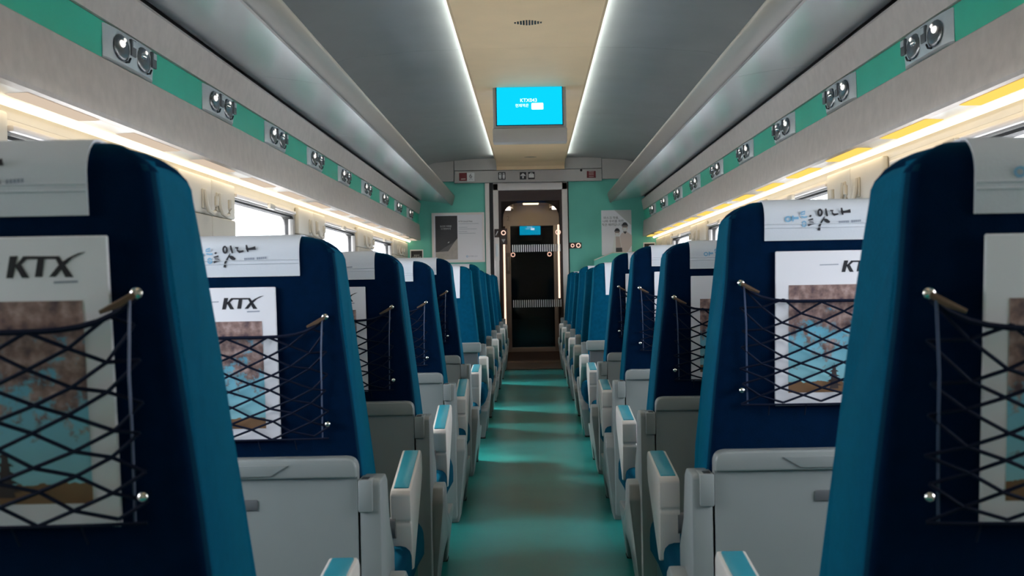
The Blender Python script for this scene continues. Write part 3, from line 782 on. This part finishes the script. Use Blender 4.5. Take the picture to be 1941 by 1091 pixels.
# threshold
bm = new(); prism(bm, [(11.62, 0), (11.66, .012), (11.95, .012), (11.99, 0)], 'X', -.34, .34); struct('trim_43', bm, 'mat', label='brown threshold strip at the door')
bm = new(); box(bm, -.27, .27, 10.7, 11.60, 0, .006); o = part('mat_with_reflection', bm, 'mat', None); o['label'] = 'dark brown mat, lengthened as a painted door reflection, before the door'; o['category'] = 'mat'  # mat made longer so its brown imitates the door reflected in the floor

# ------------------------------------------------------------------ seats
PITCH = .93
ROW = lambda k: 1.042 + PITCH * (k - 1)
ZK = .772            # height of the pocket studs on an upright seat
ZTOP = ZK + .134
def hw(z):
    zz = [(.30, .203), (.45, .203), (.60, .190), (.77, .171), (.86, .166), (.91, .161)]
    if z <= zz[0][0]: b = zz[0][1]
    elif z >= zz[-1][0]: b = zz[-1][1]
    else:
        for (a, wa), (c, wc) in zip(zz[:-1], zz[1:]):
            if a <= z <= c: b = wa + (wc - wa) * (z - a) / (c - a); break
    rc = .034
    zz0 = ZTOP - rc
    if z > zz0:
        q = min(1, (z - zz0) / rc); b -= rc * (1 - math.sqrt(max(0, 1 - q * q)))
    return b

def yback(z): return -.004 + .045 * max(0, (ZK - z) / .45) - .012 * max(0, (z - ZK) / .134)
def side_profile():
    pts = []
    top = ZTOP
    z = .36
    for k in range(17):
        zz = .36 + (top - .028 - .36) * k / 16
        pts.append((yback(zz), zz))
    yb = yback(top - .028)
    yf = yb + .125
    rc = .028
    for a in range(15, 91, 15): pts.append((yb + rc - rc * math.cos(R(a)), top - rc + rc * math.sin(R(a))))
    rf = .045
    for a in range(75, -1, -15): pts.append((yf - rf + rf * math.cos(R(a)), top - rf + rf * math.sin(R(a))))
    for zz, dy in ((.83, .135), (.78, .150), (.72, .156), (.64, .156), (.56, .162), (.48, .170), (.42, .165), (.36, .15)):
        pts.append((yback(zz) + dy, zz))
    return pts

def inset(poly, d):
    n = len(poly); out = []
    for i in range(n):
        x0, z0 = poly[i - 1]; x1, z1 = poly[i]; x2, z2 = poly[(i + 1) % n]
        ax, az = x1 - x0, z1 - z0; bx, bz = x2 - x1, z2 - z1
        la = math.hypot(ax, az) or 1; lb = math.hypot(bx, bz) or 1
        nx, nz = (az / la + bz / lb), (-ax / la - bx / lb)     # interior normal for this winding
        l = math.hypot(nx, nz) or 1
        out.append((x1 + nx / l * d, z1 + nz / l * d))
    return out

def backrest_bm():
    prof = side_profile()
    r = .016
    cols = [(r * (1 - math.sin(R(a))), r * (1 - math.cos(R(a)))) for a in (0, 25, 50, 72, 90)]   # (inset of profile, distance from edge)
    cols = []
    for a in (8, 25, 45, 68, 90):
        cols.append((r * (1 - math.sin(R(a))), r * (1 - math.cos(R(a)))))
    bm = new(); rings = []
    for ins, d in cols:
        p = inset(prof, ins); rings.append([bm.verts.new((-(hw(z0) - d), y, z)) for (y, z), (_, z0) in zip(p, prof)])
    for fr in (-.5, 0, .5):
        rings.append([bm.verts.new((fr * (hw(z0) - r), y - (.0), z)) for (y, z), (_, z0) in zip(prof, prof)])
    for ins, d in cols[::-1]:
        p = inset(prof, ins); rings.append([bm.verts.new((hw(z0) - d, y, z)) for (y, z), (_, z0) in zip(p, prof)])
    n = len(prof)
    for A, B in zip(rings[:-1], rings[1:]):
        for i in range(n): bm.faces.new((A[i], B[i], B[(i + 1) % n], A[(i + 1) % n]))
    bm.faces.new(rings[0]); bm.faces.new(rings[-1][::-1])
    return bm

def cloth_bm(back=.0655, front=.17, off=.0035, hwid=.106):
    prof = side_profile()
    zb = ZTOP - back; zf = ZTOP - front
    path = [(yback(zb), zb)] + [p for p in prof[:17] if p[1] > zb + .004] + prof[17:29] + [(yback(z) + d, z) for z, d in ((.83, .135), (.78, .150)) if z > zf] + [(yback(zf) + .154, zf)]
    n = len(path); nor = []
    for i in range(n):
        a = path[max(0, i - 1)]; b = path[min(n - 1, i + 1)]
        dy, dz = b[0] - a[0], b[1] - a[1]; l = math.hypot(dy, dz) or 1
        nor.append((-dz / l, dy / l))
    xs = [-hwid, -hwid * .5, 0, hwid * .5, hwid]
    bm = new()
    G = [[bm.verts.new((x, path[i][0] + nor[i][0] * off, path[i][1] + nor[i][1] * off)) for x in xs] for i in range(n)]
    H = [[bm.verts.new((x, path[i][0] + nor[i][0] * (off - .0025), path[i][1] + nor[i][1] * (off - .0025))) for x in xs] for i in range(n)]
    for i in range(n - 1):
        for k in range(4):
            bm.faces.new((G[i][k], G[i][k + 1], G[i + 1][k + 1], G[i + 1][k])); bm.faces.new((H[i][k], H[i + 1][k], H[i + 1][k + 1], H[i][k + 1]))
        for k in (0, 4):
            bm.faces.new((G[i][k], G[i + 1][k], H[i + 1][k], H[i][k]))
    for i in (0, n - 1):
        for k in range(4): bm.faces.new((G[i][k], H[i][k], H[i][k + 1], G[i][k + 1]))
    return bm

ZS0 = ZTOP - .0655
u = 8.98e-5
def cxy(zx, zy): return (-.106 + (zx + 48) * u, ZS0 + (752 - zy) * u)
def cl(pts): return [cxy(*p) for p in pts]
def script_polys():
    blue = stroke([cxy(380 + 48 * math.cos(R(a)), 362 + 42 * math.sin(R(a))) for a in range(0, 361, 30)], .0022)
    blue += stroke(cl([(468, 300), (470, 405)]), .0024) + stroke(cl([(470, 350), (575, 342)]), .0035)
    blue += stroke(cl([(620, 245), (685, 225), (680, 275), (615, 280), (620, 245)]), .002) + stroke(cl([(615, 322), (680, 335), (730, 325)]), .0022)
    blue += stroke([cxy(675 + 33 * math.cos(R(a)), 455 + 48 * math.sin(R(a))) for a in range(0, 361, 30)], .0018) + stroke(cl([(645, 455), (705, 455)]), .0014)
    dark = [cl([(765, 310), (790, 290), (815, 305), (800, 330), (775, 332)])]
    dark += stroke(cl([(750, 388), (840, 368)]), [.0014, .0022]) + stroke(cl([(768, 412), (845, 402), (770, 440), (850, 432)]), .0014) + stroke(cl([(745, 482), (800, 465), (885, 448)]), [.0028, .002, .0012])
    dark += stroke([cxy(965 + 34 * math.cos(R(a)), 255 + 58 * math.sin(R(a))) for a in range(-60, 301, 30)], .0026)
    dark += stroke(cl([(1068, 180), (1080, 250), (1100, 322)]), [.0022, .003, .0022])
    dark += stroke(cl([(1055, 325), (1010, 400), (960, 490), (945, 580)]), [.0012, .0018, .0028, .0036]) + stroke(cl([(1035, 372), (1080, 400), (1140, 440)]), [.002, .0048, .0036])
    dark += stroke(cl([(1150, 222), (1210, 222)]), .002) + stroke(cl([(1185, 225), (1190, 268), (1225, 298), (1305, 282)]), [.0016, .0022, .0034, .002])
    dark += stroke(cl([(1358, 172), (1368, 240), (1385, 302)]), [.002, .0034, .002]) + stroke(cl([(1370, 252), (1440, 245), (1525, 232)]), [.003, .0032, .005])
    gry = []
    for a, b in ((1310, 1500), (1540, 1722)):
        n = 6 if a < 1400 else 5
        for k in range(n):
            x0 = a + (b - a) * k / n; x1 = x0 + (b - a) / n * .82
            gry.append(cl([(x0, 462 - .08 * (x0 - 1310)), (x1, 462 - .08 * (x1 - 1310)), (x1, 412 - .05 * (x1 - 1310)), (x0, 412 - .05 * (x0 - 1310))]))
    return blue, dark, gry
PB, PD, PG = script_polys()

def net_bm():
    bm = new()
    x0, x1 = -.146, .146
    yb = -.019
    def ztop(x):
        q = min(1, abs(x) / .146); return ZK - .004 - .028 * (1 - q ** 5) 
    zbot = ZK - .200
    nr = 12; w_ = .0665
    def zrow(j, x):
        f = j / nr; f = f ** .9
        return ztop(x) * (1 - f) + zbot * f + .0025 * math.sin(x * 60 + j * 1.7)
    def yy(x): return yb + .010 * (abs(x) / .146) ** 3
    def node(i, j):
        x = -.146 + i * w_ / 2
        x = max(x0, min(x1, x)); z = zrow(j, x)
        return (x + .0025 * math.sin(j * 2.1 + i), yy(x) + yback(z), z)
    ncol = int((x1 - x0) / (w_ / 2)) + 1
    segs = []
    for j in range(nr):
        for i in range(ncol + 1):
            if (i + j) % 2 == 0:
                for di in (-1, 1):
                    if 0 <= i + di <= ncol: segs.append((node(i, j), node(i + di, j + 1)))
    for a, b in segs:
        if (Vector(a) - Vector(b)).length > 1e-4: tube(bm, [a, b], .0018, 4)
    # rim cords: top, bottom, wavy bottom
    tube(bm, [(x, yy(x) + yback(ztop(x)), ztop(x)) for x in [x0 + (x1 - x0) * k / 18 for k in range(19)]], .0028, 5)
    tube(bm, [(x, yy(x) + yback(zbot), zbot - .003) for x in [x0 + (x1 - x0) * k / 8 for k in range(9)]], .0018, 5)
    for x in (-.10, -.04, .03, .09): tube(bm, [(x, yy(x) + yback(zbot), zbot - .003), (x + .001, yy(x) + .014 + yback(zbot), zbot - .022)], .0012, 4)
    return bm

def arm_bm():
    """aisle armrest in local coords: x across, y away from the pivot end, z up from the top of the pivot end"""
    prof = [(0, -.158), (.018, -.165), (.05, -.150), (.225, -.062), (.240, -.045), (.243, -.012), (.232, 0), (.012, 0), (0, -.006), (-.004, -.055), (.0, -.060), (-.004, -.066)]
    bm = new(); prism(bm, prof, 'X', -.0195, .0195, bevel=.0045, seg=2)
    return bm

def seat_meshes(s):
    """all the meshes of one seat; s=+1 seat on the right of the aisle. local x: s*(X-.49)"""
    D = {}
    bb = backrest_bm(); bmesh.ops.recalc_face_normals(bb, faces=bb.faces[:])
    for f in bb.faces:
        if f.normal.y < -.80 or (f.normal.z > .35 and f.normal.y < .5): f.material_index = 1  # shade put into the fabric colour: navy rear and top, mid-tone edges
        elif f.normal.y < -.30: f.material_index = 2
    D['backrest'] = mesh('backrest', bb, ['fabric', 'back_shade_fabric', 'edge_shade_fabric'], True)
    D['headrest_cloth'] = mesh('headrest_cloth', cloth_bm(), 'cloth', True)
    yw = yback(ZS0 + .03) - .0052
    for nm, polys, m in (('blue_lettering', PB, 'ink_blue'), ('dark_lettering', PD, 'ink'), ('small_lettering', PG, 'ink_grey')):
        bm = new(); flat(bm, polys, yw)
        for v in bm.verts: v.co.y = yback(v.co.z) - .0045
        D[nm] = mesh(nm, bm, m, fix=False)
    bm = new()
    for z in (ZS0 + .021, ZS0 + .027): tube(bm, [(x, yback(z) - .0036, z) for x in (-.105, 0, .105)], .0014, 4)
    D['hem'] = mesh('hem', bm, 'cloth')
    D['pocket_net'] = mesh('pocket_net', net_bm(), 'cord')
    for i, x in enumerate((-.146, .146)):
        bm = new(); ball(bm, (x, -.012, ZK), .0062, 1, .8, 1); tube(bm, [(x, 0, ZK), (x, -.012, ZK)], .003, 6); D['stud%d' % i] = mesh('stud', bm, 'chrome', True)
        bm = new(); ball(bm, (x - (.0 if x > 0 else 0), -.004, ZK - .178), .005, 1, .8, 1); tube(bm, [(x, .022, ZK - .178), (x, -.004, ZK - .178)], .003, 6); D['lowstud%d' % i] = mesh('stud', bm, 'chrome', True)
        sx = 1 if x < 0 else -1
        bm = new(); tube(bm, [(x, -.016, ZK - .001), (x + sx * .013, -.020, ZK - .009), (x + sx * .028, -.024, ZK - .016)], [.0032, .0036, .002], 5); D['strap%d' % i] = mesh('strap', bm, 'leather', True)
        bm = new(); tube(bm, [(x + sx * .004, -.018, ZK - .004), (x + sx * .0075, -.012, ZK - .07), (x + sx * .0095, -.0, ZK - .13), (x + sx * .011, .008, ZK - .205)], .0015, 5); D['side_cord%d' % i] = mesh('side_cord', bm, mat_cord, True)
    # tray table
    bm = new()
    x0, x1 = -.196, .196
    prism(bm, rrect(x0, x1, .12, .480, .016), 'Y', -.018, .006)
    D['tray_table'] = mesh('tray_table', bm, 'plastic')
    bm = new(); prism(bm, [(x0, .457), (x1, .457), (x1, .474), (x1 - .003, .483), (x1 - .009, .488), (x1 - .018, .490), (x0 + .018, .490), (x0 + .009, .488), (x0 + .003, .483), (x0, .474)], 'Y', -.027, .010, bevel=.004, seg=3)
    D['rim'] = mesh('rim', bm, 'plastic', True)
    bm = new(); prism(bm, [(-.085, .480), (-.055, .462), (.055, .462), (.085, .480)], 'Y', -.0305, -.026, bevel=.0012); D['finger_pull'] = mesh('finger_pull', bm, 'plastic', True)
    bm = new(); rbox(bm, -.032, .032, -.0215, -.015, .405, .423, .003); D['latch'] = mesh('latch', bm, 'plastic_dark', True)
    # shell behind and under
    bm = new(); rbox(bm, -.195, .195, .010, .16, .10, .44, .012); D['shell'] = mesh('shell', bm, 'plastic', True)
    # cushion
    bm = new(); prism(bm, [(.12, .17), (.52, .16), (.575, .185), (.585, .225), (.565, .262), (.50, .285), (.14, .265)], 'X', -.225, .205, bevel=.020, seg=3)
    for v in bm.verts:
        if v.co.x < -.10 and v.co.y > .13 and v.co.z > .165: v.co.x -= .024 * min(1, (v.co.z - .165) / .03)
    if s < 0:
        for v in bm.verts: v.co.x = -v.co.x
    D['cushion'] = mesh('cushion', bm, 'cushion_fabric', True)
    # aisle side frame: post, hinge block, flank with leg
    def X(a, b): return (s * (a - .49), s * (b - .49))
    bm = new()
    a, b = X(.256, .291)
    prism(bm, [(-.018, .02), (-.018, .446), (-.010, .452), (.055, .452), (.075, .44), (.10, .36), (.16, .30), (.16, .02)], 'X', a, b, bevel=.004)
    D['post'] = mesh('post', bm, 'plastic', True)
    bm = new(); a, b = X(.269, .2925); rbox(bm, a, b, -.026, .03, .400, .4535, .003); D['hinge'] = mesh('hinge', bm, 'plastic', True)
    bm = new(); a, b = X(.276, .288); rbox(bm, a, b, -.018, .004, .4505, .4545, .001); D['hinge_hole'] = mesh('hinge_hole', bm, 'black')
    bm = new()
    # flank in yz; its section leans in towards the floor
    prof = [(.02, .0), (.02, .235), (.045, .268), (.10, .275), (.125, .262), (.15, .205), (.24, .168), (.44, .158), (.47, .14), (.46, .09), (.455, .0), (.41, .0), (.38, .06), (.33, .09), (.20, .07), (.15, .0)]
    prism(bm, prof, 'X', .228, .286, bevel=.005)
    for v in bm.verts:
        k = max(0, 1 - v.co.z / .20)
        v.co.x += (.024 * k) * (1 if v.co.x < .257 else .2)
        v.co.x = s * (v.co.x - .49)
    D['side_flank'] = mesh('side_flank', bm, 'plastic', True)
    bm = new()
    for y in (.432,): rbox(bm, *X(.250, .282), y - .022, y + .024, .0, .008, .002)
    D['foot'] = mesh('foot', bm, 'rubber')
    bm = new(); rbox(bm, -.15, .16, .06, .42, .0, .15, .01); D['plinth'] = mesh('plinth', bm, 'plastic_dark')
    D['armrest'] = mesh('armrest', arm_bm(), 'arm', True)
    bm = new(); rbox(bm, -.0145, .0145, .020, .226, -.0035, .0022, .002); D['arm_pad'] = mesh('arm_pad', bm, 'pad', True)
    bm = new(); a, b = sorted(X(.268, .30))
    tube(bm, [(a, .29, .31), (b, .29, .31)], .020, 12); D['arm_pivot'] = mesh('arm_pivot', bm, 'plastic_dark', True)
    return D
mat_cord = 'sidecord'
M['sidecord'] = mat('steel_blue_cord', (.055, .075, .14, 1), rough=.45)

SM = {s: seat_meshes(s) for s in (-1, 1)}
def make_seat(s, window=False, arm_tilt=5., front=False):
    D = SM[s]
    t = thing('train_seat', '', 'seat')
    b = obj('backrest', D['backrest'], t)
    c = obj('headrest_cloth', D['headrest_cloth'], t, label='white printed headrest cloth')
    obj('hem', D['hem'], c)
    for nm in ('blue_lettering', 'dark_lettering', 'small_lettering'): obj(nm, D[nm], c)
    nn = obj('pocket_net', D['pocket_net'], t, label='dark diamond mesh pocket net')
    for i in (0, 1):
        obj('strap', D['strap%d' % i], nn, label='brown strap end'); obj('side_cord', D['side_cord%d' % i], nn)
        obj('stud', D['stud%d' % i], t, label='round chrome stud'); obj('stud', D['lowstud%d' % i], t, label='round chrome stud')
    tt = obj('tray_table', D['tray_table'], t, label='folded grey tray table')
    obj('rim', D['rim'], tt); obj('finger_pull', D['finger_pull'], tt); obj('latch', D['latch'], tt, label='dark grey latch')
    obj('shell', D['shell'], t); obj('cushion', D['cushion'], t); obj('plinth', D['plinth'], t)
    if not window:
        obj('post', D['post'], t); h = obj('hinge', D['hinge'], t); obj('hinge_hole', D['hinge_hole'], h)
        f = obj('side_flank', D['side_flank'], t); obj('foot', D['foot'], f)
        obj('arm_pivot', D['arm_pivot'], t)
    a = obj('armrest', D['armrest'], t)
    a.location = (s * (.253 - .49), .278, .397); a.rotation_euler = (R(arm_tilt), 0, 0)
    obj('arm_pad', D['arm_pad'], a, label='teal arm pad')
    return t
SHIFT = ('backrest', 'headrest_cloth', 'pocket_net', 'stud')
DZ = {('L', 1): -.004, ('L', 2): -.050, ('L', 3): -.052, ('L', 4): -.055, ('L', 5): -.026, ('R', 1): -.016, ('R', 2): -.006, ('R', 3): -.040, ('R', 4): -.020, ('R', 5): -.018}
protos = {}
def base_name(o): return o.name.split('.')[0]
def place_seat(s, window, row, facing):
    """s: side of the aisle"""
    ms = s if not facing else -s          # a seat that faces us is the mirror model turned round
    side = 'L' if s < 0 else 'R'
    tilt = 5.
    low = side == 'L' and row in (2, 3, 4)
    if not facing and low: tilt = 12.
    key = (ms, window)
    if key not in protos:
        protos[key] = make_seat(ms, window); t = protos[key]
    else:
        t = copy_tree(protos[key])
    X = .49 if not window else .975
    y = ROW(row) if not facing else 6.40 + (row - 6) * PITCH
    t.location = (s * X, y, 0)
    t.rotation_euler = (0, 0, PI if facing else 0)
    dz = DZ.get((side, row), random.choice((-.05, -.03, -.02, 0, -.012)))
    if facing:
        dz = {('L', 6): -.034, ('R', 6): -.030}.get((side, row), random.choice((-.05, -.03, -.02, -.008, -.04)))
    for ch in t.children:
        if base_name(ch) in SHIFT: ch.location.z = dz
        if base_name(ch) == 'armrest': ch.rotation_euler = (R(tilt), 0, 0); ch.location = (ms * ((.258 if low and not facing else .253) - .49), .278, .380 if low and not facing else .397)
    sd = sides[s]
    if not facing:
        lab = 'blue %s %s seat in the %s row from the camera, back towards us' % (sd, 'window' if window else 'aisle', ords[row - 1])
    else:
        lab = 'blue %s %s seat facing the camera, %s row behind the folding table' % (sd, 'window' if window else 'aisle', ords[row - 6])
    t['label'] = lab
    t['group'] = 'seats along the aisle with backs to us' if not facing else 'far seats facing the camera'
    return t, dz
dzs = {}
for row in range(1, 6):
    for s in (-1, 1):
        for wnd in (False, True):
            t, dz = place_seat(s, wnd, row, False)
            if not wnd: dzs[(s, row)] = dz
for row in range(6, 12):
    for s in (-1, 1):
        for wnd in (False, True): place_seat(s, wnd, row, True)

# folding tables between the facing rows
for s in (-1, 1):
    t = thing('folding_table', 'grey folded table between the facing seats on the %s' % sides[s], 'table', (s * .47, 5.735, 0))
    bm = new(); rbox(bm, -.215, .215, -.03, .03, .445, .492, .008); part('table_top', bm, 'plastic', t, smooth=True)
    bm = new(); rbox(bm, -.20, .20, -.012, .012, .30, .445, .004); part('leaf', bm, 'plastic_dark', t)
    bm = new(); rbox(bm, .02, .16, -.02, .02, 0, .30, .006); part('leg', bm, 'plastic_dark', t)

# ------------------------------------------------------------------ magazines in the pockets
MW, MH = .198, .258
def magazine_meshes():
    D = {}
    bm = new(); rbox(bm, 0, MW, -.004, 0, 0, MH, .0012, 1); D['pages'] = mesh('pages', bm, 'paper')
    k = .0585 / 450
    def q(x, y): return (.109 + (x - 150) * k, MH - .0165 - (y - 193) * k)
    def qs(*p): return [q(*a) for a in p]
    bm = new()
    flat(bm, [qs((182, 193), (235, 193), (197, 340), (150, 340)),
              qs((212, 262), (272, 195), (300, 195), (312, 216), (296, 216), (236, 268)),
              qs((208, 252), (248, 236), (305, 340), (255, 340)),
              qs((285, 195), (505, 198), (518, 219), (300, 216)),
              qs((366, 216), (412, 217), (392, 335), (341, 335)),
              qs((478, 200), (510, 198), (600, 340), (545, 340)),
              qs((435, 336), (482, 336), (545, 262), (520, 240)),
              qs((520, 242), (545, 264), (600, 212), (575, 208)),
              qs((575, 208), (600, 212), (692, 171), (640, 180))], -.0044)
    D['logo'] = mesh('logo', bm, 'ink', fix=False)
    bm = new()
    ls = [[(.073, MH - .024), (.104, MH - .0235), (.104, MH - .0220), (.073, MH - .0225)], [(.150, MH - .041), (.171, MH - .0405), (.171, MH - .0385), (.150, MH - .039)]]
    flat(bm, ls[:1], -.0044); D['text_line'] = mesh('text_line', bm, 'ink_grey', fix=False)
    bm = new(); flat(bm, ls[1:], -.0044); D['issue_line'] = mesh('issue_line', bm, 'ink_grey', fix=False)
    bm = new(); flat(bm, [[(-.076, -.09), (.076, -.09), (.076, .09), (-.076, .09)]], 0)
    D['cover_picture'] = mesh('cover_picture', bm, 'picture', fix=False)
    bm = new(); P = []
    z = -.084
    for k in range(5):
        wd = .015 - .0022 * k
        P.append([(.0 - wd * .5, z), (.0 + wd * .5, z), (.0 + wd * .45, z + .0052), (.0 - wd * .45, z + .0052)])
        P.append([(.0 - wd * .95, z + .0050), (.0 + wd * .95, z + .0050), (.0 + wd * .5, z + .0078), (.0 - wd * .5, z + .0078)])
        z += .0078
    P.append([(-.0005, z), (.0005, z), (.0, z + .006)])
    flat(bm, P, 0); D['pagoda'] = mesh('pagoda', bm, 'pagoda', fix=False)
    return D
MD = magazine_meshes()
mags = [(-1, 1, -.565), (-1, 2, -.622), (-1, 3, -.605), (1, 1, .392), (1, 2, .401), (1, 3, .385), (1, 4, .392), (1, 5, .372)]
for s, row, x in mags:
    y = ROW(row)
    dz = dzs[(s, row)]
    t = thing('magazine', 'white travel magazine with autumn cover in the net of the %s %s row seat' % (ords[row - 1], sides[s]), 'magazine', (x, y + .0125, ZK + dz - .206), group='magazines in the seat nets')
    t.rotation_euler = (R(5.6), 0, 0)
    obj('pages', MD['pages'], t)
    obj('logo', MD['logo'], t, label='dark slanted logo lettering'); obj('text_line', MD['text_line'], t); obj('issue_line', MD['issue_line'], t)
    p = obj('cover_picture', MD['cover_picture'], t, (.098, -.0044, MH - .056 - .09), label='autumn trees against a turquoise sky')
    obj('pagoda', MD['pagoda'], p, (0, -.0004, 0))

# daylight gathers at the window panes
for s in (-1, 1):
    for (a, b) in win:
        ld = bpy.data.lights.new('window_portal', 'AREA'); ld.shape = 'RECTANGLE'; ld.size = b - a; ld.size_y = ZT - ZS
        ld.cycles.is_portal = True
        lo = bpy.data.objects.new('window_portal', ld); C.objects.link(lo)
        lo.location = (s * (WX + .07), (a + b) / 2, (ZS + ZT) / 2)
        lo.rotation_euler = (R(90), 0, R(90) if s > 0 else R(-90))
